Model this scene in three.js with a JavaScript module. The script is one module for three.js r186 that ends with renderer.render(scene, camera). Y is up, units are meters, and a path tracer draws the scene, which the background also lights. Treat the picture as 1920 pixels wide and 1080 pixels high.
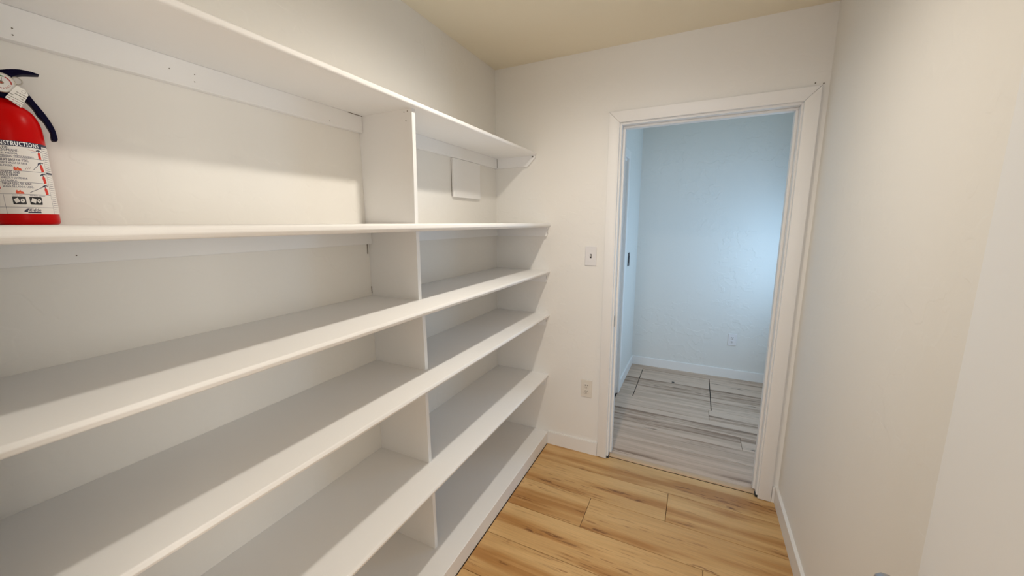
import * as THREE from 'three';
import { RoundedBoxGeometry } from 'three/addons/geometries/RoundedBoxGeometry.js';
import { mergeGeometries, mergeVertices, toCreasedNormals } from 'three/addons/utils/BufferGeometryUtils.js';
import { RectAreaLightUniformsLib } from 'three/addons/lights/RectAreaLightUniformsLib.js';

// ---------------------------------------------------------------- camera, sky, lights, exposure
const scene = new THREE.Scene();
scene.name = 'storeroom';
const camera = new THREE.PerspectiveCamera(74.54, 16 / 9, 0.02, 60);
camera.rotation.order = 'YXZ';
camera.position.set(1.2181, 1.4952, 2.2656);
camera.rotation.set(-0.1699, 0.4537, -0.0038);
scene.add(camera);

const renderer = new THREE.WebGLRenderer({ antialias: true });
renderer.toneMapping = THREE.LinearToneMapping;
renderer.toneMappingExposure = 0.17;
renderer.shadowMap.enabled = true;
scene.background = new THREE.Color(0.62, 0.8, 1.0);
scene.backgroundIntensity = 2;
RectAreaLightUniformsLib.init();

const LAMP = { pos: [0.84, 2.424, 1.06], color: [1.0, 0.925, 0.81], power: 31.5, angle: 1.5 };   // flush ceiling downlight
// daylight just inside the panes of the three windows (sizes match the panes)
const DAY_BACK = { pos: [1.2, 1.45, 4.93], w: 1.5, h: 1.3, color: [0.84, 0.92, 1.05], power: 41 };
const DAY_HALL = { pos: [2.14, 1.2, -1.08], w: 0.8, h: 0.8, color: [0.43, 0.68, 0.97], power: 36 };
const DAY_SIDE = { pos: [3.33, 1.4, 3.4], w: 1.4, h: 1.2, color: [1.02, 0.96, 0.86], power: 52 };
function areaLight(d, target, name) {
  const l = new THREE.RectAreaLight(new THREE.Color().setRGB(...d.color), d.power, d.w, d.h);
  l.name = name; l.position.set(...d.pos); l.lookAt(...target); scene.add(l);
}
const beam = new THREE.SpotLight(new THREE.Color().setRGB(...LAMP.color), LAMP.power, 0, LAMP.angle, 1, 2);
beam.name = 'ceiling_light_beam'; beam.position.set(...LAMP.pos); beam.target.name = 'ceiling_light_aim'; beam.target.position.set(LAMP.pos[0], 0, LAMP.pos[2]);
beam.castShadow = true; beam.shadow.radius = 1.8; beam.shadow.mapSize.set(2048, 2048); scene.add(beam, beam.target);
areaLight(DAY_BACK, [1.2, 1.45, 0], 'window_daylight');
areaLight(DAY_SIDE, [0, 1.4, 3.4], 'window_daylight_side');
areaLight(DAY_HALL, [0, 1.2, -1.08], 'window_daylight_hall');

// ---------------------------------------------------------------- measures (metres)
const W = 1.7018, H = 2.44, ZN = 2.23, FW = 0.1;            // room width, height, inner face of the front wall, wall thickness
const D = 0.385, D1 = 0.284;                                 // shelf depths
const S = [1.9255, 1.4947, 1.1975, 0.9114, 0.498, 0.0813];   // tops of the shelves
const HX0 = 0.667, HX1 = 2.2, HZ = -1.8, BW = 0.12;          // hall
const DX0 = 0.797, DX1 = 1.606, DH = 2.03;                   // doorway in the back wall

// ---------------------------------------------------------------- seeded noise
function rng(seed) { let a = seed >>> 0; return () => { a = (a + 0x6d2b79f5) | 0; let t = Math.imul(a ^ (a >>> 15), 1 | a); t = (t + Math.imul(t ^ (t >>> 7), 61 | t)) ^ t; return ((t ^ (t >>> 14)) >>> 0) / 4294967296; }; }
function hash(x, y, s) { let h = Math.imul(x, 374761393) ^ Math.imul(y, 668265263) ^ Math.imul(s, 2246822519); h = Math.imul(h ^ (h >>> 13), 1274126177); return ((h ^ (h >>> 16)) >>> 0) / 4294967296; }
function vn(x, y, s, px = 0, py = 0) {
  const xi = Math.floor(x), yi = Math.floor(y), fx = x - xi, fy = y - yi;
  const u = fx * fx * (3 - 2 * fx), v = fy * fy * (3 - 2 * fy);
  const wx = (i) => px ? ((i % px) + px) % px : i, wy = (i) => py ? ((i % py) + py) % py : i;
  const a = hash(wx(xi), wy(yi), s), b = hash(wx(xi + 1), wy(yi), s), c = hash(wx(xi), wy(yi + 1), s), d = hash(wx(xi + 1), wy(yi + 1), s);
  return a + (b - a) * u + (c - a) * v + (a - b - c + d) * u * v;
}
function fbm(x, y, s, o = 4, p = 0) { let f = 0, a = 0.5, n = 0; for (let i = 0; i < o; i++) { f += a * vn(x, y, s + i * 17, p, p); n += a; a *= 0.5; x *= 2; y *= 2; p *= 2; } return f / n; }
const sstep = (a, b, x) => { const t = Math.min(1, Math.max(0, (x - a) / (b - a))); return t * t * (3 - 2 * t); };
function dataTex(w, h, fn, srgb) {
  const d = new Uint8Array(w * h * 4);
  for (let j = 0; j < h; j++) for (let i = 0; i < w; i++) { const c = fn(i, j), k = (j * w + i) * 4; d[k] = c[0]; d[k + 1] = c[1]; d[k + 2] = c[2]; d[k + 3] = 255; }
  const t = new THREE.DataTexture(d, w, h, THREE.RGBAFormat);
  t.wrapS = t.wrapT = THREE.RepeatWrapping; t.magFilter = THREE.LinearFilter; t.minFilter = THREE.LinearMipmapLinearFilter; t.generateMipmaps = true;
  if (srgb) t.colorSpace = THREE.SRGBColorSpace;
  t.needsUpdate = true; return t;
}

// ---------------------------------------------------------------- materials
// trowelled plaster relief, one tile = 1.6 m
function plasterRelief(seed, amount) {
  return dataTex(1024, 1024, (i, j) => {
    const x = i / 1024, y = j / 1024;
    const wx = x + 0.012 * (fbm(x * 16, y * 16, seed + 5, 2, 16) - 0.5), wy = y + 0.012 * (fbm(x * 16, y * 16, seed + 9, 2, 16) - 0.5);
    const pl = sstep(0.53, 0.57, fbm(wx * 24, wy * 24, seed, 3, 24));   // raised flats with crisp trowel edges
    const lip = Math.pow(1 - Math.abs(fbm(wx * 10, wy * 10, seed + 31, 3, 10) * 2 - 1), 14);
    const mask = sstep(0.4, 0.62, fbm(x * 5, y * 5, seed + 77, 2, 5));
    const fine = fbm(x * 120, y * 120, seed + 3, 2, 120);
    const v = 90 + amount * (38 * pl * mask + 34 * lip * mask) + 14 * (fine - 0.5) + 40 * (fbm(x * 6, y * 6, seed + 50, 2, 6) - 0.5);
    return [v, v, v];
  });
}
const reliefA = plasterRelief(11, 1), reliefB = plasterRelief(23, 1.6);
reliefA.repeat.set(1 / 1.6, 1 / 1.6); reliefB.repeat.set(1 / 1.6, 1 / 1.6);
const brush = dataTex(512, 512, (i, j) => { const x = i / 512, y = j / 512; const v = 128 + 60 * (fbm(x * 4, y * 96, 91, 2, 0) - 0.5) + 46 * (fbm(x * 40, y * 40, 93, 2, 40) - 0.5); return [v, v, v]; });
const rgb = (r, g, b) => new THREE.Color().setRGB(r, g, b);
const M = {
  wall: new THREE.MeshStandardMaterial({ name: 'cream_plaster', color: rgb(0.885, 0.86, 0.815), roughness: 0.72, bumpMap: reliefA, bumpScale: 0.0026 }),
  hallWall: new THREE.MeshStandardMaterial({ name: 'hall_plaster', color: rgb(0.79, 0.78, 0.74), roughness: 0.75, bumpMap: reliefB, bumpScale: 0.0045 }),
  ceiling: new THREE.MeshStandardMaterial({ name: 'ceiling_paint', color: rgb(0.88, 0.805, 0.64), roughness: 0.85, bumpMap: reliefA, bumpScale: 0.001 }),
  shelf: new THREE.MeshStandardMaterial({ name: 'white_shelf_paint', color: rgb(0.91, 0.9, 0.89), roughness: 0.5, bumpMap: brush, bumpScale: 0.00025 }),
  trim: new THREE.MeshStandardMaterial({ name: 'white_trim_paint', color: rgb(0.88, 0.86, 0.83), roughness: 0.42, bumpMap: brush, bumpScale: 0.0003 }),
  doorPaint: new THREE.MeshStandardMaterial({ name: 'door_paint', color: rgb(0.88, 0.875, 0.87), roughness: 0.5, bumpMap: brush, bumpScale: 0.0002 }),
  plastic: new THREE.MeshStandardMaterial({ name: 'white_plastic', color: rgb(0.82, 0.8, 0.8), roughness: 0.35 }),
  ivory: new THREE.MeshStandardMaterial({ name: 'ivory_plastic', color: rgb(0.79, 0.74, 0.66), roughness: 0.35 }),
  slot: new THREE.MeshStandardMaterial({ name: 'dark_slot', color: rgb(0.03, 0.028, 0.025), roughness: 0.8 }),
  hole: new THREE.MeshStandardMaterial({ name: 'nail_hole_dark', color: rgb(0.16, 0.13, 0.1), roughness: 0.9 }),
  nickel: new THREE.MeshStandardMaterial({ name: 'satin_nickel', color: rgb(0.45, 0.44, 0.46), roughness: 0.35, metalness: 1 }),
  steel: new THREE.MeshStandardMaterial({ name: 'worn_steel', color: rgb(0.5, 0.47, 0.42), roughness: 0.45, metalness: 1 }),
  black: new THREE.MeshStandardMaterial({ name: 'black_plastic', color: rgb(0.02, 0.022, 0.03), roughness: 0.4 }),
  subfloor: new THREE.MeshStandardMaterial({ name: 'subfloor', color: rgb(0.07, 0.045, 0.028), roughness: 0.9 }),
  hallSub: new THREE.MeshStandardMaterial({ name: 'hall_subfloor', color: rgb(0.03, 0.028, 0.028), roughness: 0.9 }),
  glass: new THREE.MeshPhysicalMaterial({ name: 'window_glass', color: rgb(1, 1, 1), roughness: 0, transmission: 1, thickness: 0, ior: 1.5 }),
  bulb: new THREE.MeshStandardMaterial({ name: 'bulb_glow', color: rgb(0.9, 0.88, 0.82), roughness: 0.4, emissive: rgb(1, 0.86, 0.66), emissiveIntensity: 6 }),
  porcelain: new THREE.MeshStandardMaterial({ name: 'white_porcelain', color: rgb(0.82, 0.81, 0.78), roughness: 0.25 }),
};
// wood-look planks: grain runs along u, one texture = 1.6 m x 0.25 m
function woodTex(seed, light, mid, dark, streak, fine = 1) {
  const R = rng(seed), flecks = [];
  for (let k = 0; k < 4; k++) flecks.push([R() * 1.6, 0.03 + R() * 0.19, 0.03 + R() * 0.05, 0.006 + R() * 0.006]);
  const t = dataTex(1024, 192, (i, j) => {
    const x = (i / 1024) * 1.6, y = (j / 192) * 0.25;
    const yy = y + 0.03 * (fbm(x * 1.6, y * 4, seed, 3) - 0.5);
    const broad = fbm(x * 1.1, yy * 9 * fine, seed + 1, 3), band = fbm(x * 1.5, yy * 22 * fine, seed + 2, 3), fib = fbm(x * 11, yy * 330, seed + 3, 2);
    // soft brown heart bands that run the length of the board, broken by paler figure
    const heart = sstep(0.47, 0.72, broad) * (0.3 + 0.9 * sstep(0.4, 0.75, band));
    // short dark dashes gathered in and around the bands
    let dash = sstep(0.62, 0.82, fbm(x * 12, yy * 160, seed + 4, 2)) * sstep(0.48, 0.66, fbm(x * 2.6, yy * 20, seed + 5, 2)) * (0.25 + 0.75 * heart);
    for (const [kx, ky, lx, ly] of flecks) { const d = Math.hypot((x - kx) / lx, (yy - ky) / ly); if (d < 1.6) dash = Math.max(dash, (1 - sstep(0.2, 1.5, d)) * sstep(0.42, 0.62, fbm(x * 26, yy * 210, seed + 7, 2))); }
    const t = Math.min(1, 0.3 * sstep(0.35, 0.75, band) + 0.85 * heart), a = 0.1 * (fib - 0.5);
    return [0, 1, 2].map((q) => { let v = light[q] + (mid[q] - light[q]) * t; v += (dark[q] - v) * Math.min(1, streak * dash); return Math.max(0, Math.min(255, v * (1 + a))); });
  }, true);
  t.wrapS = THREE.MirroredRepeatWrapping; return t;
}
const oak = [0, 1, 2, 3, 4].map((k) => new THREE.MeshStandardMaterial({ name: 'golden_oak_plank', roughness: 0.42, map: woodTex(101 + k * 13, [213, 174, 119], [177, 127, 70], [112, 70, 34], 0.85) }));
const greyOak = [0, 1, 2, 3].map((k) => new THREE.MeshStandardMaterial({ name: 'greyed_oak_plank', roughness: 0.45, map: woodTex(401 + k * 13, [210, 184, 162], [146, 118, 96], [88, 68, 54], 0.95, 1.6) }));
const thresholdWood = new THREE.MeshStandardMaterial({ name: 'pale_oak_strip', roughness: 0.45, map: woodTex(777, [204, 174, 140], [184, 150, 114], [140, 106, 76], 0.3) });

// ---------------------------------------------------------------- helpers
const used = {};
function numbered(n) { const k = (used[n] = (used[n] ?? -1) + 1); return k ? `${n}_${String(k).padStart(3, '0')}` : n; }
function worldUV(g) {                                               // box-projected uv in metres
  const p = g.attributes.position, n = g.attributes.normal, uv = new Float32Array(p.count * 2);
  for (let i = 0; i < p.count; i++) {
    const ax = Math.abs(n.getX(i)), ay = Math.abs(n.getY(i)), az = Math.abs(n.getZ(i));
    const [u, v] = ax >= ay && ax >= az ? [p.getZ(i), p.getY(i)] : ay >= az ? [p.getZ(i), p.getX(i)] : [p.getX(i), p.getY(i)];
    uv[i * 2] = u; uv[i * 2 + 1] = v;
  }
  g.setAttribute('uv', new THREE.BufferAttribute(uv, 2)); return g;
}
function box(x0, x1, y0, y1, z0, z1, r = 0) {
  const w = x1 - x0, h = y1 - y0, d = z1 - z0;
  let g = r ? new RoundedBoxGeometry(w, h, d, 2, r) : new THREE.BoxGeometry(w, h, d);
  if (g.index) g = g.toNonIndexed();
  g.translate((x0 + x1) / 2, (y0 + y1) / 2, (z0 + z1) / 2);
  return worldUV(g);
}
const cat = (...gs) => gs.length === 1 ? gs[0] : mergeGeometries(gs.map((g) => { const q = g.index ? g.toNonIndexed() : g; for (const k of Object.keys(q.attributes)) if (!['position', 'normal', 'uv'].includes(k)) q.deleteAttribute(k); return q; }));
function obj(name, g, m, parent = scene) {
  const o = new THREE.Mesh(Array.isArray(g) ? cat(...g) : g, m);
  o.name = numbered(name); o.castShadow = o.receiveShadow = true; parent.add(o); return o;
}
function struct(name, g, m) { const o = obj(name, g, m); o.userData.kind = 'structure'; return o; }
function structGroup(name, pos = [0, 0, 0]) { const o = new THREE.Group(); o.name = numbered(name); o.position.set(...pos); o.userData.kind = 'structure'; scene.add(o); return o; }
function thing(name, label, category, pos = [0, 0, 0], turn = 0, group) {
  const o = new THREE.Group(); o.name = numbered(name); o.position.set(...pos); o.rotation.y = turn;
  o.userData = { label, category }; if (group) o.userData.group = group;
  scene.add(o); return o;
}
function prismZ(pts, z0, z1) {                                      // outline in x, y pulled along z
  const g = new THREE.ExtrudeGeometry(new THREE.Shape(pts.map((p) => new THREE.Vector2(...p))), { depth: z1 - z0, bevelEnabled: false });
  g.translate(0, 0, z0); return worldUV(toCreasedNormals(g, 0.6));
}
function lathe(pts, seg = 48) { return new THREE.LatheGeometry(pts.map((p) => new THREE.Vector2(...p)), seg); }

// ---------------------------------------------------------------- room shell
const EZ = 5.05;                                                     // far wall of the room behind the camera
struct('wall_left', box(-FW, 0, 0, H, 0, ZN), M.wall);
struct('wall_right', box(W, W + FW, 0, H, 0, ZN), M.wall);
struct('wall_back', [
  box(-FW, DX0 - 0.02, 0, H, -BW, 0), box(DX1 + 0.02, HX1 + FW, 0, H, -BW, 0), box(DX0 - 0.02, DX1 + 0.02, DH + 0.02, H, -BW, 0)], M.wall);
const FX0 = 0.715, FX1 = 1.505, FH = 2.05;                           // doorway the camera stands in
struct('wall_front', [box(-1.5, FX0, 0, H, ZN, ZN + FW), box(FX1, 3.5, 0, H, ZN, ZN + FW), box(FX0, FX1, FH, H, ZN, ZN + FW)], M.wall);
struct('ceiling', box(-FW, W + FW, H, H + 0.1, 0, ZN), M.ceiling);
// room behind the camera
struct('wall_rear_left', box(-1.5, -1.4, 0, H, ZN, EZ), M.wall);
struct('wall_rear_right', [box(3.4, 3.5, 0, 0.75, ZN, EZ), box(3.4, 3.5, 2.05, H, ZN, EZ), box(3.4, 3.5, 0.75, 2.05, ZN, 2.65), box(3.4, 3.5, 0.75, 2.05, 4.15, EZ)], M.wall);
struct('wall_rear', [box(-1.5, 0.4, 0, H, EZ - 0.08, EZ + 0.04), box(2.0, 3.5, 0, H, EZ - 0.08, EZ + 0.04), box(0.4, 2.0, 0, 0.75, EZ - 0.08, EZ + 0.04), box(0.4, 2.0, 2.15, H, EZ - 0.08, EZ + 0.04)], M.wall);
struct('ceiling_rear', box(-1.5, 3.5, H, H + 0.1, ZN, EZ), M.ceiling);
struct('floor_rear', box(-1.5, 3.5, -0.1, 0, ZN + FW, EZ), oak[2]);
// hall
struct('wall_hall_back', box(HX0 - 0.1, HX1 + FW, 0, H, HZ - 0.1, HZ), M.hallWall);
struct('wall_hall_left', [box(HX0 - 0.1, HX0, 0, H, HZ, -0.99), box(HX0 - 0.1, HX0, 2.0, H, -0.99, -BW), box(HX0 - 0.1, HX0, 0, H, -0.2, -BW)], M.hallWall);
struct('wall_hall_right', [box(HX1, HX1 + FW, 0, 0.75, HZ, -BW), box(HX1, HX1 + FW, 1.65, H, HZ, -BW), box(HX1, HX1 + FW, 0.75, 1.65, HZ, -1.53), box(HX1, HX1 + FW, 0.75, 1.65, -0.63, -BW)], M.hallWall);
struct('ceiling_hall', box(HX0 - 0.1, HX1 + FW, H, H + 0.1, HZ, -BW), M.ceiling);

// windows that let the daylight in
function windowUnit(w, h, pos, turn) {
  const t = structGroup('window', pos); t.rotation.y = turn;
  const f = 0.05, d = 0.04;
  obj('window_frame', [box(-w / 2, w / 2, -h / 2, -h / 2 + f, -d, d, 0.004), box(-w / 2, w / 2, h / 2 - f, h / 2, -d, d, 0.004), box(-w / 2, -w / 2 + f, -h / 2, h / 2, -d, d, 0.004), box(w / 2 - f, w / 2, -h / 2, h / 2, -d, d, 0.004), box(-w / 2 + f, w / 2 - f, -0.02, 0.02, -d * 0.7, d * 0.7, 0.004)], M.trim, t);
  obj('pane', box(-w / 2 + f, w / 2 - f, 0.02, h / 2 - f, -0.003, 0.003), M.glass, t);
  obj('pane', box(-w / 2 + f, w / 2 - f, -h / 2 + f, -0.02, -0.003, 0.003), M.glass, t);
}
used.window = 0;
windowUnit(1.6, 1.4, [1.2, 1.45, EZ - 0.02], 0);
windowUnit(0.9, 0.9, [HX1 + 0.05, 1.2, -1.08], Math.PI / 2);
windowUnit(1.5, 1.3, [3.45, 1.4, 3.4], Math.PI / 2);

// ---------------------------------------------------------------- floors, plank by plank
function plankGeo(x0, x1, z0, z1, top, thick, c, uo, vo) {           // a board with chamfered edges; uv runs along the board
  const P = [], UV = [];
  const q = (a, b, cc, d) => { for (const v of [a, b, cc, a, cc, d]) { P.push(...v); UV.push((v[0] + uo) / 1.6, (v[2] - z0 + vo) / 0.25); } };
  const T = [[x0 + c, top, z0 + c], [x0 + c, top, z1 - c], [x1 - c, top, z1 - c], [x1 - c, top, z0 + c]];
  const Q = [[x0, top - c, z0], [x0, top - c, z1], [x1, top - c, z1], [x1, top - c, z0]];
  const B = [[x0, top - thick, z0], [x0, top - thick, z1], [x1, top - thick, z1], [x1, top - thick, z0]];
  q(T[0], T[1], T[2], T[3]);
  for (let k = 0; k < 4; k++) { const n = (k + 1) % 4; q(Q[k], Q[n], T[n], T[k]); q(B[k], B[n], Q[n], Q[k]); }
  q(B[3], B[2], B[1], B[0]);
  const g = new THREE.BufferGeometry();
  g.setAttribute('position', new THREE.Float32BufferAttribute(P, 3)); g.setAttribute('uv', new THREE.Float32BufferAttribute(UV, 2));
  g.computeVertexNormals(); return g;
}
const RP = rng(5);
const floor = struct('floor', box(-FW, W + FW, -0.1, -0.006, -0.05, ZN + FW), M.subfloor);
{
  const rows = [-0.0165, 0.1825, 0.405, 0.6275, 0.85, 1.0725, 1.295, 1.5175, 1.74, 1.9625, 2.185, ZN + FW];
  const joints = [[], [1.17], [0.79], [1.34], [1.02], [0.62], [1.41], [0.9], [1.25], [0.7], []];
  const g = 0.0011;
  for (let r = 0; r < rows.length - 1; r++) {
    const xs = [D + 0.001, ...joints[r], W - 0.001], z0 = rows[r], z1 = rows[r + 1];
    for (let k = 0; k < xs.length - 1; k++) obj('plank', plankGeo(xs[k] + g, xs[k + 1] - g, z0 + g, z1 - g, 0, 0.0058, 0.0012, RP() * 1.6, RP() * 0.025), oak[(r * 2 + k * 3 + (r > 2 ? 1 : 0)) % 5], floor);
  }
}
const hallFloor = struct('floor_hall', box(HX0 - 0.1, HX1 + FW, -0.1, -0.006, HZ, -0.06), M.hallSub);
const HROWS = [-0.057, -0.293, -0.467, -0.64, -0.814, -0.9875, -1.161, -1.3345, -1.508, -1.682, HZ];
const HA = [0.806, 1.41], HG = 0.0065;                               // hatch: x range and the gap round it
const hatch = thing('floor_hatch', 'square crawl-space hatch of wood-look planks in the hall floor, dark gaps at its sides', 'hatch', [(HA[0] + HA[1]) / 2, 0, -1.335]);
{
  const joints = [[], [], [1.585], [], [1.395], [2.0], [1.86], [2.1], [2.05], []];
  const g = 0.0009, RH = rng(9);
  for (let r = 0; r < HROWS.length - 1; r++) {
    const z1 = HROWS[r], z0 = HROWS[r + 1], inHatch = r >= 5 && r <= 8;
    const xs = inHatch ? [HX0 + 0.003, HA[0] - HG, HA[1] + HG, ...joints[r], HX1] : [HX0 + 0.003, ...joints[r], HX1];
    const uo = RH() * 1.6, vo = RH() * 0.06, m = greyOak[(r * 3) % 4];
    for (let k = 0; k < xs.length - 1; k++) {
      if (inHatch && k === 1) continue;
      const sep = inHatch ? 0 : k * 0.53;
      obj('plank', plankGeo(xs[k] + (inHatch && k === 2 ? 0 : g), xs[k + 1] - (inHatch && k === 0 ? 0 : g), z0 + g, z1 - g, 0, 0.0058, 0.0009, uo + sep, vo), inHatch ? m : greyOak[(r * 3 + k) % 4], hallFloor);
    }
    if (inHatch) {
      const ox = hatch.position.x, oz = hatch.position.z, e = r === 8 ? HG * 1.3 : g;
      obj('plank', plankGeo(HA[0] - ox, HA[1] - ox, z0 + e - oz, z1 - g - oz, 0.0004, 0.006, 0.0009, uo + ox, vo), m, hatch);
    }
  }
  const fh = new THREE.CylinderGeometry(0.013, 0.013, 0.003, 24); fh.translate(1.104 - hatch.position.x, -0.0003, -1.446 - hatch.position.z);
  const f = obj('finger_hole', fh, M.slot, hatch); f.userData.label = 'small black finger hole';
}
// threshold between the two floors
{
  const t = thing('threshold_strip', 'pale wood threshold strip across the doorway between the two plank floors', 'threshold', [0, 0, 0]);
  const sh = new THREE.Shape([[0.064, 0], [0.062, 0.004], [0.056, 0.0075], [0.042, 0.009], [0.028, 0.008], [0.0215, 0.005], [0.02, 0]].map((q) => new THREE.Vector2(-q[0], q[1])).reverse());
  const g = new THREE.ExtrudeGeometry(sh, { depth: DX1 - DX0 - 0.002, bevelEnabled: false });
  g.rotateY(-Math.PI / 2); g.translate(DX1 - 0.001, 0, 0);             // outline x -> z, length -> -x
  const p = g.attributes.position, uv = new Float32Array(p.count * 2);
  for (let i = 0; i < p.count; i++) { uv[2 * i] = p.getX(i) / 1.6; uv[2 * i + 1] = p.getZ(i) / 0.25; }
  g.setAttribute('uv', new THREE.BufferAttribute(uv, 2));
  obj('strip', g, thresholdWood, t);
}

// ---------------------------------------------------------------- baseboards
const bbProf = (h, d) => [[0, 0], [d, 0], [d, h - 0.004], [d - 0.004, h], [0, h]];
function bbAlongZ(x, dir, z0, z1, h, d) { const pts = bbProf(h, d).map(([a, b]) => [x + dir * a, b]); if (dir < 0) pts.reverse(); return prismZ(pts, z0, z1); }
function bbAlongX(z, x0, x1, h, d) { return cat(box(x0, x1, 0, h - 0.004, z, z + d), box(x0, x1, h - 0.004, h, z, z + d - 0.003)); }
struct('baseboard_back', [bbAlongX(0, D + 0.0005, 0.7255, 0.09, 0.013), bbAlongX(0, 1.6755, W - 0.0135, 0.09, 0.013)], M.trim);
struct('baseboard_right', bbAlongZ(W, -1, 0.0005, ZN, 0.092, 0.013), M.trim);
struct('baseboard_hall_back', bbAlongX(HZ, HX0 + 0.0125, HX1, 0.088, 0.012), M.trim);
struct('baseboard_hall_left', bbAlongZ(HX0, 1, HZ, -1.052, 0.088, 0.012), M.trim);

// ---------------------------------------------------------------- door trims
function mitredCasing(x0, x1, top, w, th, parent, face, dir = 1) {    // flat casing with an eased edge and a bead, mitred at the corners
  const mk = (pts) => { const s = new THREE.Shape(pts.map((p) => new THREE.Vector2(...p))); const g = new THREE.ExtrudeGeometry(s, { depth: th - 0.004, bevelEnabled: true, bevelThickness: 0.004, bevelSize: 0.0035, bevelOffset: -0.0035, bevelSegments: 2 }); if (dir < 0) g.translate(0, 0, -th + 0.004); g.translate(0, 0, face + (dir > 0 ? 0 : 0)); return worldUV(toCreasedNormals(g, 0.5)); };
  const xi0 = x0 + w, xi1 = x1 - w, ti = top - w;
  obj('casing', mk([[x0, 0.003], [xi0, 0.003], [xi0, ti], [x0, top]]), M.trim, parent);
  obj('casing', mk([[xi1, 0.003], [x1, 0.003], [x1, top], [xi1, ti]]), M.trim, parent);
  obj('casing', mk([[x0, top], [xi0, ti], [xi1, ti], [x1, top]]), M.trim, parent);
}
{
  const t = structGroup('trim_1');
  mitredCasing(0.727, 1.6735, 2.1, 0.06, 0.019, t, 0);
  mitredCasing(0.727, 1.6735, 2.1, 0.06, 0.016, t, -BW - 0.012);
  // jambs: board, and a stop set back from the room side so a rabbet shows
  const jb = 0.02;
  obj('jamb', box(DX0 - jb, DX0, 0.012, DH + jb, -BW, 0.0005, 0.0015), M.trim, t);
  obj('jamb', box(DX1, DX1 + jb, 0.012, DH + jb, -BW, 0.0005, 0.0015), M.trim, t);
  obj('jamb', box(DX0, DX1, DH, DH + jb, -BW, 0.0005, 0.0015), M.trim, t);
  obj('door_stop', box(DX0, DX0 + 0.012, 0.014, DH - 0.012, -0.085, -0.045, 0.002), M.trim, t);
  obj('door_stop', box(DX1 - 0.012, DX1, 0.014, DH - 0.012, -0.085, -0.045, 0.002), M.trim, t);
  obj('door_stop', box(DX0, DX1, DH - 0.012, DH, -0.085, -0.045, 0.002), M.trim, t);
  obj('strike_plate', box(DX0, DX0 + 0.0015, 0.87, 0.94, -0.033, -0.003, 0.0006), M.steel, t).userData.label = 'worn metal strike plate';
  for (const y of [0.25, 1.05, 1.78]) obj('hinge_mortise', box(DX1 - 0.0012, DX1, y - 0.045, y + 0.045, -0.04, -0.006), M.trim, t);
  for (const [x, y] of [[1.648, 2.116], [1.679, 2.11]]) { const h = new THREE.CylinderGeometry(0.0028, 0.0028, 0.002, 12); h.rotateX(Math.PI / 2); h.translate(x, y, 0.0008); obj('nail_hole', h, M.hole, t); }
  // worn, dark foot of the jambs
  obj('chipped_foot', box(DX0 - 0.012, DX0 + 0.004, 0, 0.013, -0.03, 0.003), M.slot, t);
  obj('chipped_foot', box(DX1 - 0.004, DX1 + 0.012, 0, 0.013, -0.03, 0.003), M.slot, t);
}
{ // frame of the doorway the camera stands in
  const t = structGroup('trim_2');
  obj('jamb', box(FX0, FX0 + 0.018, 0, FH, ZN, ZN + FW, 0.002), M.trim, t);
  obj('jamb', box(FX1 - 0.018, FX1, 0, FH, ZN, ZN + FW, 0.002), M.trim, t);
  obj('jamb', box(FX0 + 0.018, FX1 - 0.018, FH - 0.018, FH, ZN, ZN + FW, 0.002), M.trim, t);
  mitredCasing(FX0 - 0.055, FX1 + 0.055, FH + 0.055, 0.06, 0.016, t, ZN + FW);
}
{ // open door against the right wall
  const hx = 1.487, hz = 2.222, fx = 1.5955, fz = 1.4665, len = Math.hypot(fx - hx, fz - hz);
  const t = structGroup('door_1', [hx, 0, hz]);
  t.rotation.y = Math.atan2(-(fx - hx), -(fz - hz));                 // local -z runs from hinge to free edge, local +x is the wall side
  obj('slab', box(0, 0.035, 0.008, 2.035, -len, 0, 0.002), M.doorPaint, t);
  const yk = 0.888;
  const ros = (s) => { const g = lathe([[0, 0], [0.031, 0], [0.0315, 0.003], [0.028, 0.007], [0.016, 0.009], [0, 0.009]], 40); g.rotateZ(s > 0 ? -Math.PI / 2 : Math.PI / 2); g.translate(s > 0 ? 0.035 : 0, yk, -len + 0.055); return g; };
  const knb = (s) => { const g = lathe([[0, 0.006], [0.011, 0.006], [0.0115, 0.022], [0.014, 0.028], [0.024, 0.036], [0.0275, 0.045], [0.0268, 0.053], [0.022, 0.0595], [0.017, 0.0615], [0, 0.0615]], 48); g.rotateZ(s > 0 ? -Math.PI / 2 : Math.PI / 2); g.translate(s > 0 ? 0.035 : 0, yk, -len + 0.055); return g; };
  obj('rose', ros(-1), M.nickel, t); obj('knob', knb(-1), M.nickel, t);
  for (const y of [0.25, 1.02, 1.8]) { const g = new THREE.CylinderGeometry(0.006, 0.006, 0.089, 16); g.translate(-0.004, y, 0.004); obj('hinge', g, M.nickel, t); }
}
{ // closed door in the hall's left wall
  const t = structGroup('door_2', [HX0, 0, 0]);
  obj('slab', box(-0.05, -0.015, 0.008, 1.98, -0.975, -0.215, 0.002), M.doorPaint, t);
  obj('jamb', [box(-0.1, 0, 0, 2.0, -0.99, -0.975), box(-0.1, 0, 0, 2.0, -0.215, -0.2), box(-0.1, 0, 1.98, 2.0, -0.975, -0.215)], M.trim, t);
  obj('casing', box(0, 0.016, 0.002, 2.0, -1.05, -0.982, 0.003), M.trim, t);
  obj('casing', box(0, 0.016, 0.002, 2.0, -0.208, -0.14, 0.003), M.trim, t);
  obj('casing', box(0, 0.016, 2.0, 2.062, -1.05, -0.14, 0.003), M.trim, t);
}

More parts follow.
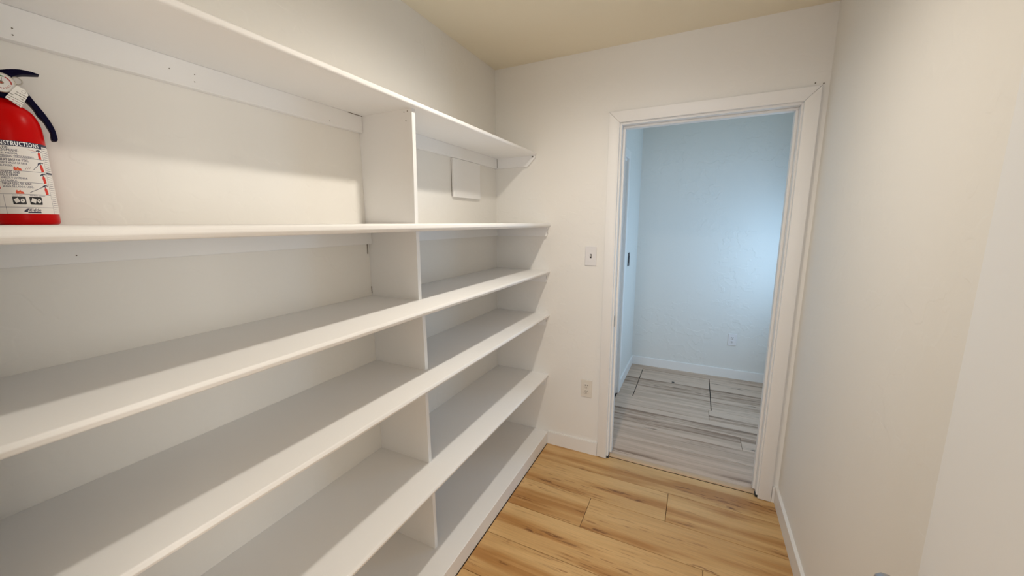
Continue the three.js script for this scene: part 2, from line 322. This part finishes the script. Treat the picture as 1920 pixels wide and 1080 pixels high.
// ---------------------------------------------------------------- built-in shelving
{
  const t = thing('built_in_shelving', 'white painted built-in shelving with six long shelves along the left wall', 'shelves');
  const Z1 = ZN - 0.001, Z0 = 0.0005, X0 = 0.0005, TH = [0.022, 0.026, 0.021, 0.021, 0.021, 0.02];
  function board(top, th, depth) {
    const r = th / 2 - 0.001, pts = [[X0, top - th], [depth - r, top - th]];
    for (let k = 1; k < 10; k++) { const a = -Math.PI / 2 + (k / 10) * Math.PI; pts.push([depth - r + r * Math.cos(a), top - th / 2 + (th / 2) * Math.sin(a)]); }
    pts.push([depth - r, top], [X0, top]);
    return prismZ(pts, Z0, Z1);
  }
  for (let k = 0; k < 5; k++) obj('shelf', board(S[k], TH[k], k ? D : D1), M.shelf, t);
  obj('shelf', box(X0, D, S[5] - TH[5], S[5], Z0, Z1, 0.0025), M.shelf, t);
  obj('kick_board', box(D - 0.02, D - 0.0008, 0.002, S[5] - TH[5], Z0, Z1, 0.001), M.shelf, t);
  // uprights between the shelves
  const divs = [[1.123, 0.255, 0.263], [1.114, 0.248, 0.25], [1.117, 0.267, 0.262], [1.118, 0.266, 0.262], [1.112, 0.274, 0.27]];
  divs.forEach(([z, db, dt], k) => {
    const y0 = S[k + 1], y1 = S[k] - TH[k];
    const pts = [[X0, y0], [db, y0], [(db + dt) / 2 + (k === 2 ? 0.003 : 0), y0 + (y1 - y0) * 0.42], [dt, y1], [X0, y1]];
    const d = obj('divider', prismZ(pts, z - 0.018, z), M.shelf, t);
    if (k === 0) for (const [x, y] of [[0.228, 1.893], [0.243, 1.895], [0.235, 1.863]]) { const h = new THREE.CylinderGeometry(0.0018, 0.0018, 0.002, 10); h.rotateX(Math.PI / 2); h.translate(x, y, z); obj('nail_hole', h, M.hole, d); }
  });
  // ledger strips under the shelves: along the back of each bay, and across the end wall
  const hc = [0.062, 0.056, 0.054, 0.054, 0.054], zend = 0.0205;
  for (let k = 0; k < 5; k++) {
    const y1 = S[k] - TH[k], y0 = y1 - hc[k], zd = divs[k][0];
    const a = obj('cleat', box(X0, 0.02, y0, y1, zd + 0.0008, Z1, 0.0015), M.shelf, t);
    obj('cleat', box(X0, 0.02, y0, y1, zend + 0.0008, zd - 0.0188, 0.0015), M.shelf, t);
    const xe = k ? D - 0.014 : 0.282, cut = k ? 0.008 : 0.05;
    obj('cleat', prismZ([[X0, y0], [xe - cut, y0], [xe, y0 + (k ? 0.02 : 0.05)], [xe, y1], [X0, y1]], Z0, zend), M.shelf, t);
    const holes = k === 0 ? [[1.863, 1.969], [1.851, 1.97], [1.876, 1.674], [1.858, 1.676], [1.873, 1.727], [1.853, 1.273]] : k === 1 ? [[1.43, 1.944]] : [];
    for (const [y, z] of holes) { const h = new THREE.CylinderGeometry(0.0013, 0.0013, 0.002, 10); h.rotateZ(Math.PI / 2); h.translate(0.0196, y, z); obj('nail_hole', h, M.hole, a); }
  }
}
// flaked paint and open joints at a few corners of the shelving
{
  const t = scene.getObjectByName('built_in_shelving');
  const flakes = [[0.0004, 0.0028, 1.372, 1.412, 1.123, 1.1246], [0.0004, 0.0028, 1.206, 1.236, 1.114, 1.1156], [0.3686, 0.3705, 1.43, 1.455, 0.02, 0.021], [0.3686, 0.3705, 1.145, 1.165, 0.02, 0.021], [0.3686, 0.3705, 0.86, 0.878, 0.02, 0.021], [0.262, 0.272, 1.893, 1.901, 0.02, 0.0213], [0.0195, 0.0213, 1.846, 1.9, 0.0205, 0.0222], [0.0195, 0.0213, 1.9015, 1.9035, 1.124, 1.19]];
  for (const f of flakes) obj('paint_flake', box(...f), M.hole, t);
}
{ // flat cover on the wall under the top shelf
  const t = thing('cover_panel', 'white painted square cover board fixed to the wall under the top shelf', 'panel', [0, 1.74, 0.37]);
  obj('board', box(0.0005, 0.016, -0.104, 0.101, -0.14, 0.139, 0.0025), M.shelf, t);
  obj('open_joint', box(0.0004, 0.0012, -0.1, 0.09, 0.1392, 0.1412), M.hole, t);
}

// ---------------------------------------------------------------- electrical plates
function screw(x, y, z, m, parent) { const g = new THREE.CylinderGeometry(0.0032, 0.0032, 0.0016, 16); g.rotateX(Math.PI / 2); g.translate(x, y, z); return obj('screw', g, m, parent); }
function makeOutlet(label, mat, pos, turn) {
  const t = thing('wall_outlet', label, 'outlet', pos, turn);
  obj('plate', box(-0.035, 0.035, -0.0575, 0.0575, 0.0003, 0.006, 0.0025), mat, t);
  for (const s of [1, -1]) {
    const sh = new THREE.Shape(); sh.absarc(0, 0, 0.0172, -0.72, 0.72); sh.absarc(0, 0, 0.0172, Math.PI - 0.72, Math.PI + 0.72); sh.closePath();
    const g = new THREE.ExtrudeGeometry(sh, { depth: 0.003, bevelEnabled: true, bevelThickness: 0.0006, bevelSize: 0.0006, bevelSegments: 1, curveSegments: 12 });
    g.translate(0, s * 0.0195, 0.0055);
    const r = obj('receptacle', worldUV(g.toNonIndexed()), mat, t);
    const gr = new THREE.CylinderGeometry(0.0027, 0.0027, 0.0012, 12); gr.rotateX(Math.PI / 2); gr.translate(0, s * 0.0195 - 0.0085, 0.009);
    obj('slots', [box(-0.0078, -0.0052, s * 0.0195 - 0.0005, s * 0.0195 + 0.0085, 0.0085, 0.0096), box(0.0052, 0.0078, s * 0.0195 + 0.0005, s * 0.0195 + 0.008, 0.0085, 0.0096), worldUV(gr.toNonIndexed())], M.slot, r);
  }
  screw(0, 0, 0.0062, M.steel, t);
  return t;
}
makeOutlet('cream duplex outlet low on the wall between the shelving and the door casing', M.ivory, [0.644, 0.447, 0], 0);
makeOutlet('white duplex outlet low on the blue-lit hall wall beyond the doorway', M.plastic, [1.584, 0.385, HZ], 0);
function makeSwitch(label, mat, lever, pos, turn) {
  const t = thing('light_switch', label, 'switch', pos, turn);
  obj('plate', box(-0.035, 0.035, -0.0575, 0.0575, 0.0003, 0.006, 0.0025), mat, t);
  obj('slot', box(-0.0052, 0.0052, -0.0122, 0.0122, 0.0055, 0.0066), M.slot, t);
  const g = new THREE.CylinderGeometry(0.0028, 0.0042, 0.017, 4, 1); g.rotateY(Math.PI / 4); g.scale(1, 1, 1.5); g.rotateX(Math.PI / 2 - 0.5); g.translate(0, 0.004, 0.013);
  obj('toggle', worldUV(g.toNonIndexed()), lever, t);
  screw(0, 0.03, 0.0062, mat, t); screw(0, -0.03, 0.0062, mat, t);
  return t;
}
makeSwitch('white toggle light switch on the wall left of the door casing', M.plastic, M.plastic, [0.645, 1.297, 0], 0);
{
  const t = thing('light_switch', 'black switch plate on the left wall of the blue-lit hall', 'switch', [HX0, 1.168, -1.265], Math.PI / 2);
  obj('plate', box(-0.037, 0.037, -0.06, 0.06, 0.0003, 0.006, 0.0025), M.black, t);
  obj('rocker', box(-0.0165, 0.0165, -0.033, 0.033, 0.0055, 0.009, 0.0015), M.black, t);
}

// ---------------------------------------------------------------- ceiling lamp
{
  const t = thing('ceiling_light', 'small round white downlight set flush on the ceiling', 'lamp', [LAMP.pos[0], H, LAMP.pos[2]]);
  obj('trim_ring', lathe([[0, 0], [0.07, 0], [0.07, -0.003], [0.066, -0.008], [0.05, -0.01], [0.047, -0.009], [0.0465, -0.006], [0, -0.006]], 64), M.porcelain, t);
  obj('diffuser', lathe([[0, -0.0115], [0.03, -0.011], [0.042, -0.0095], [0.0462, -0.007], [0, -0.0065]], 64), M.bulb, t);
}

// ---------------------------------------------------------------- fire extinguisher
function labelTexture() {
  const w = 1536, h = 832, c = document.createElement('canvas'); c.width = w; c.height = h;
  const x = c.getContext('2d'), mm = 0;
  x.fillStyle = '#efeae6'; x.fillRect(0, 0, w, h);
  const navy = '#17163a';
  const P1 = 1150;                                                    // right edge of the main panel
  x.fillStyle = navy; x.fillRect(0, 0, P1, 60); x.fillRect(P1, 0, w - P1, 30);
  const txt = (s, px, py, size, weight = 'bold', col = navy, align = 'left', sx = 1) => { x.save(); x.translate(px, py); x.scale(sx, 1); x.fillStyle = col; x.font = `${weight} ${size}px sans-serif`; x.textAlign = align; x.fillText(s, 0, 0); x.restore(); };
  txt('INSTRUCTIONS', P1 - 42, 53, 64, 'bold', '#ffffff', 'right', 1.0);
  const line = (x0, y0, x1, y1, lw = 3, col = navy) => { x.strokeStyle = col; x.lineWidth = lw; x.beginPath(); x.moveTo(x0, y0); x.lineTo(x1, y1); x.stroke(); };
  const rows = [60, 188, 338, 467, 604], TX = 618;
  for (const y of rows.slice(1)) line(0, y, P1, y);
  line(0, 756, P1, 756); line(P1, 0, P1, h); line(603, 604, 603, h);
  const T = [[['PULL PIN.', 'HOLD UPRIGHT.'], ['TIRE EL PASADOR.', 'SOSTENGALO VERTICALMENTE.']], [['AIM AT BASE OF FIRE.'], ['APUNTE HACIA LA BASE', 'DEL FUEGO.']], [['SQUEEZE AND', 'HOLD LEVER.'], ['APRIETE Y SOSTENGA', 'LA PALANCA.']], [['SWEEP SIDE TO SIDE.'], ['MUEVA DE LADO A LADO.']]];
  T.forEach(([big, small], r) => {
    let y = rows[r] + (r === 1 ? 42 : 32);
    txt(String(r + 1), 575, rows[r] + 84, 84, 'bold', '#c01818', 'center', 0.8);
    for (const s of big) { txt(s, TX, y, 37, 'bold', navy, 'left', 0.86); y += 31; }
    for (const s of small) { txt(s, TX, y, 29, 'bold', '#3a3a58', 'left', 0.93); y += 30; }
  });
  const bottle = (bx, by, s, hose, lean = -0.2) => {                  // small red cylinder pictogram with a dark head
    x.save(); x.translate(bx, by); x.scale(s * 0.8, s); 
    if (hose) { x.strokeStyle = '#30304a'; x.lineWidth = 6; x.beginPath(); x.moveTo(-20, -56); x.lineTo(-hose, 26); x.stroke(); }
    x.rotate(lean);
    x.fillStyle = '#d8301c'; x.beginPath(); x.moveTo(-26, 44); x.lineTo(-26, -18); x.quadraticCurveTo(-22, -38, 0, -40); x.quadraticCurveTo(22, -38, 26, -18); x.lineTo(26, 44); x.closePath(); x.fill();
    x.fillStyle = '#20203a'; x.fillRect(-9, -58, 18, 20); x.beginPath(); x.moveTo(-50, -58); x.quadraticCurveTo(0, -84, 62, -52); x.lineTo(54, -46); x.quadraticCurveTo(10, -66, -44, -48); x.fill();
    x.restore();
  };
  const flame = (fx, fy, s) => { x.fillStyle = '#e2471a'; x.beginPath(); x.moveTo(fx - 40 * s, fy); x.quadraticCurveTo(fx - 52 * s, fy - 30 * s, fx - 26 * s, fy - 46 * s); x.quadraticCurveTo(fx - 20 * s, fy - 22 * s, fx - 4 * s, fy - 34 * s); x.quadraticCurveTo(fx + 8 * s, fy - 60 * s, fx + 16 * s, fy - 26 * s); x.quadraticCurveTo(fx + 40 * s, fy - 34 * s, fx + 44 * s, fy); x.closePath(); x.fill(); x.fillStyle = '#f4a03a'; x.beginPath(); x.arc(fx, fy - 8 * s, 11 * s, Math.PI, 0); x.fill(); };
  bottle(1092, 142, 0.95, 0, 0); line(960, 84, 1060, 96, 3, '#b03030'); line(990, 112, 1052, 106, 3, '#6a70b0');
  bottle(1090, 288, 1, 140); flame(812, 334, 0.95); for (const k of [0, 1, 2]) line(890 + k * 22, 318 - k * 4, 906 + k * 22, 296 - k * 4, 3, '#6a3a3a');
  bottle(1094, 420, 1, 0);
  bottle(1090, 556, 1, 250); flame(786, 600, 0.95);
  txt('RESIDUE  SAFE', 700, 622, 15, 'bold', navy); txt('ELECTRICAL EQUIPMENT', 880, 622, 15, 'bold', navy);
  for (const [ix, s] of [[694, 0], [868, 1]]) {                      // two dark pictogram tiles
    x.fillStyle = '#17161c'; x.beginPath(); x.roundRect(ix, 632, 136, 92, 12); x.fill();
    x.fillStyle = '#efeae6'; x.save(); x.translate(ix + 46, 678); x.rotate(-0.4 + s * 0.8); x.fillRect(-28, -26, 50, 50); x.restore();
    x.beginPath(); x.ellipse(ix + 102, 680, 22, 24, 0.5, 0, 7); x.fill(); x.fillStyle = '#17161c'; x.beginPath(); x.arc(ix + 98, 676, 8, 0, 7); x.fill();
  }
  // maker's wordmark with its swoosh, and fine print on the side panel
  x.fillStyle = navy; x.beginPath(); x.moveTo(786, 812); x.quadraticCurveTo(792, 776, 850, 768); x.quadraticCurveTo(826, 786, 824, 812); x.closePath(); x.fill();
  txt('Kidde', 836, 804, 46, 'bold italic', navy, 'left', 1.05); x.fillStyle = navy; x.fillRect(826, 810, 140, 12);
  for (let k = 0; k < 30; k++) { const y = 46 + k * 26; if (y > 310 && y < 350) continue; x.fillStyle = '#7a7684'; x.fillRect(P1 + 14, y, 90 + ((k * 53) % 60), 5); x.fillRect(P1 + 190, y, 90 + ((k * 37) % 60), 5); }
  x.fillStyle = navy; x.fillRect(P1 + 4, 330, 170, 22);
  const t = new THREE.CanvasTexture(c); t.colorSpace = THREE.SRGBColorSpace; t.anisotropy = 8; return t;
}
function dialTexture() {
  const c = document.createElement('canvas'); c.width = c.height = 256; const x = c.getContext('2d');
  x.fillStyle = '#e9e7e6'; x.fillRect(0, 0, 256, 256);
  x.lineWidth = 16; x.strokeStyle = '#b7433f'; x.beginPath(); x.arc(128, 128, 96, Math.PI * 0.95, Math.PI * 1.35); x.stroke();
  x.strokeStyle = '#4e8a4e'; x.beginPath(); x.arc(128, 128, 96, Math.PI * 1.38, Math.PI * 1.62); x.stroke();
  x.strokeStyle = '#b7433f'; x.beginPath(); x.arc(128, 128, 96, Math.PI * 1.65, Math.PI * 2.05); x.stroke();
  x.fillStyle = '#b0605c'; x.font = 'bold 30px sans-serif'; x.textAlign = 'center';
  const s = 'RECHARGE'; for (let k = 0; k < s.length; k++) { const a = Math.PI * (0.86 - k * 0.103); x.save(); x.translate(128 + Math.cos(a) * 84, 128 + Math.sin(a) * 84); x.rotate(a - Math.PI / 2); x.fillText(s[k], 0, 10); x.restore(); }
  x.fillStyle = '#8b7a6a'; x.beginPath(); x.arc(128, 128, 26, 0, 7); x.fill(); x.fillStyle = '#b02a20'; x.beginPath(); x.arc(128, 128, 12, 0, 7); x.fill();
  x.strokeStyle = '#222'; x.lineWidth = 6; x.beginPath(); x.moveTo(128, 128); x.lineTo(140, 54); x.stroke();
  const t = new THREE.CanvasTexture(c); t.colorSpace = THREE.SRGBColorSpace; return t;
}
function tagTexture() {
  const c = document.createElement('canvas'); c.width = 256; c.height = 320; const x = c.getContext('2d');
  x.fillStyle = '#f0eeea'; x.fillRect(0, 0, 256, 320);
  const R = rng(31);
  for (let r = 0; r < 6; r++) { let px = 26; x.fillStyle = r === 4 ? '#b59a9a' : '#84807c'; while (px < 200) { const w = 10 + R() * 26; if (R() > 0.25) x.fillRect(px, 96 + r * 34, w, 11); px += w + 8; } }
  x.strokeStyle = '#a8a49f'; x.lineWidth = 5; x.beginPath(); x.arc(150, 52, 20, 0, 7); x.stroke();
  const t = new THREE.CanvasTexture(c); t.colorSpace = THREE.SRGBColorSpace; return t;
}
{
  const RT = 80 * Math.PI / 180, R0 = 0.039;
  const t = thing('fire_extinguisher', 'small red fire extinguisher with a white instruction label, standing on the second shelf', 'extinguisher', [0.08, S[1], 2.012], RT);
  const red = new THREE.MeshPhysicalMaterial({ name: 'red_enamel', color: rgb(0.56, 0.002, 0.002), roughness: 0.3, specularIntensity: 0.2 });
  const navy = new THREE.MeshPhysicalMaterial({ name: 'navy_black_enamel', color: rgb(0.004, 0.003, 0.022), roughness: 0.5, specularIntensity: 0.12 });
  const body = lathe([[0, 0.001], [0.034, 0.0005], [0.0372, 0.002], [0.0388, 0.006], [R0, 0.012], [R0, 0.166], [0.0386, 0.176], [0.0372, 0.186], [0.0345, 0.195], [0.031, 0.2025], [0.026, 0.2085], [0.02, 0.2135], [0.0155, 0.218], [0.0135, 0.222], [0.0135, 0.228], [0, 0.228]], 96);
  obj('cylinder', body, red, t);
  // printed label wrapped round the cylinder; its main panel ends 50 degrees to the right of the front
  const span = 250 * Math.PI / 180, pEnd = 52 * Math.PI / 180, u1 = 1150 / 1536;
  const start = pEnd - span * u1;
  const lg = new THREE.CylinderGeometry(R0 + 0.0004, R0 + 0.0004, 0.127, 120, 1, true, start, span);
  lg.translate(0, 0.0205 + 0.0635, 0);
  const lab = obj('label', lg, new THREE.MeshStandardMaterial({ name: 'printed_label', map: labelTexture(), roughness: 0.4 }), t); lab.userData.label = 'white instruction label with pictograms';
  // valve block, nozzle, gauge
  const vb = cat(box(-0.013, 0.016, 0.228, 0.268, -0.011, 0.011, 0.003), worldUV(lathe([[0, 0.222], [0.016, 0.222], [0.017, 0.225], [0.017, 0.231], [0.0145, 0.236], [0, 0.236]], 40).toNonIndexed()));
  obj('valve', vb, navy, t);
  const nz = lathe([[0, 0], [0.0075, 0], [0.0075, 0.016], [0.0055, 0.022], [0.0055, 0.03], [0.003, 0.03], [0.003, 0.024], [0, 0.024]], 24); nz.rotateZ(Math.PI / 2); nz.translate(-0.012, 0.248, 0);
  obj('nozzle', nz, navy, t);
  const gg = lathe([[0, 0], [0.015, 0], [0.0168, 0.002], [0.0168, 0.009], [0.0155, 0.0105], [0.0145, 0.009], [0, 0.009]], 48); gg.rotateX(Math.PI / 2); gg.translate(0.0012, 0.2475, 0.0108);
  const gauge = obj('gauge', gg, M.steel, t); gauge.userData.label = 'round pressure gauge with a chrome rim';
  const df = new THREE.CircleGeometry(0.0146, 40); df.translate(0.0012, 0.2475, 0.0202);
  obj('dial', df, new THREE.MeshStandardMaterial({ name: 'gauge_dial', map: dialTexture(), roughness: 0.25 }), gauge);
  const ext = (pts, th, m, name) => { const sh = new THREE.Shape(); sh.moveTo(...pts[0]); sh.splineThru(pts.slice(1).map((p) => new THREE.Vector2(...p))); sh.closePath(); const g = new THREE.ExtrudeGeometry(sh, { depth: th - 0.003, bevelEnabled: true, bevelThickness: 0.0015, bevelSize: 0.0012, bevelOffset: -0.0012, bevelSegments: 3, curveSegments: 40 }); g.translate(0, 0, -th / 2 + 0.0015); return obj(name, toCreasedNormals(g, 0.7), m, t); };
  ext([[-0.022, 0.258], [-0.012, 0.2665], [0.0037, 0.2712], [0.0129, 0.2748], [0.0251, 0.2779], [0.0373, 0.2779], [0.0455, 0.2763], [0.0478, 0.2752], [0.0447, 0.2738], [0.0301, 0.2704], [0.0225, 0.2673], [0.0153, 0.2626], [0.0091, 0.2585], [-0.006, 0.254]], 0.02, navy, 'squeeze_lever');
  ext([[0.012, 0.244], [0.02, 0.2445], [0.0274, 0.2425], [0.0299, 0.2385], [0.0361, 0.2251], [0.0462, 0.2047], [0.0532, 0.1839], [0.0552, 0.1665], [0.0545, 0.16], [0.051, 0.1583], [0.0478, 0.1597], [0.0472, 0.1654], [0.0476, 0.1733], [0.0438, 0.187], [0.0414, 0.1932], [0.0362, 0.2016], [0.0326, 0.2121], [0.0266, 0.2228], [0.02, 0.231], [0.012, 0.2345]], 0.018, navy, 'carry_handle');
  const pin = new THREE.TorusGeometry(0.006, 0.0009, 8, 28); pin.translate(0.0195, 0.2555, 0.014); obj('pull_ring', pin, M.steel, t);
  // paper tag hung from the pin
  const sh = new THREE.Shape([[0.0016, 0.2223], [0.0174, 0.2087], [0.0292, 0.2327], [0.0261, 0.2411], [0.0178, 0.2462]].map((p) => new THREE.Vector2(...p)));
  const tg = new THREE.ExtrudeGeometry(sh, { depth: 0.0006, bevelEnabled: false }); tg.translate(0, 0, 0.0225);
  { const p = tg.attributes.position, uv = tg.attributes.uv; const ca = Math.cos(-0.55), sa = Math.sin(-0.55); for (let i = 0; i < p.count; i++) { const a = p.getX(i) - 0.0155, b = p.getY(i) - 0.2275; uv.setXY(i, 0.5 + (a * ca - b * -sa) / 0.032, 0.5 + (a * -sa * -1 * -1 + b * ca) / 0.036); } }
  const tag = obj('paper_tag', tg, new THREE.MeshStandardMaterial({ name: 'tag_paper', map: tagTexture(), roughness: 0.8 }), t); tag.userData.label = 'small white paper tag with print';
}

renderer.render(scene, camera);
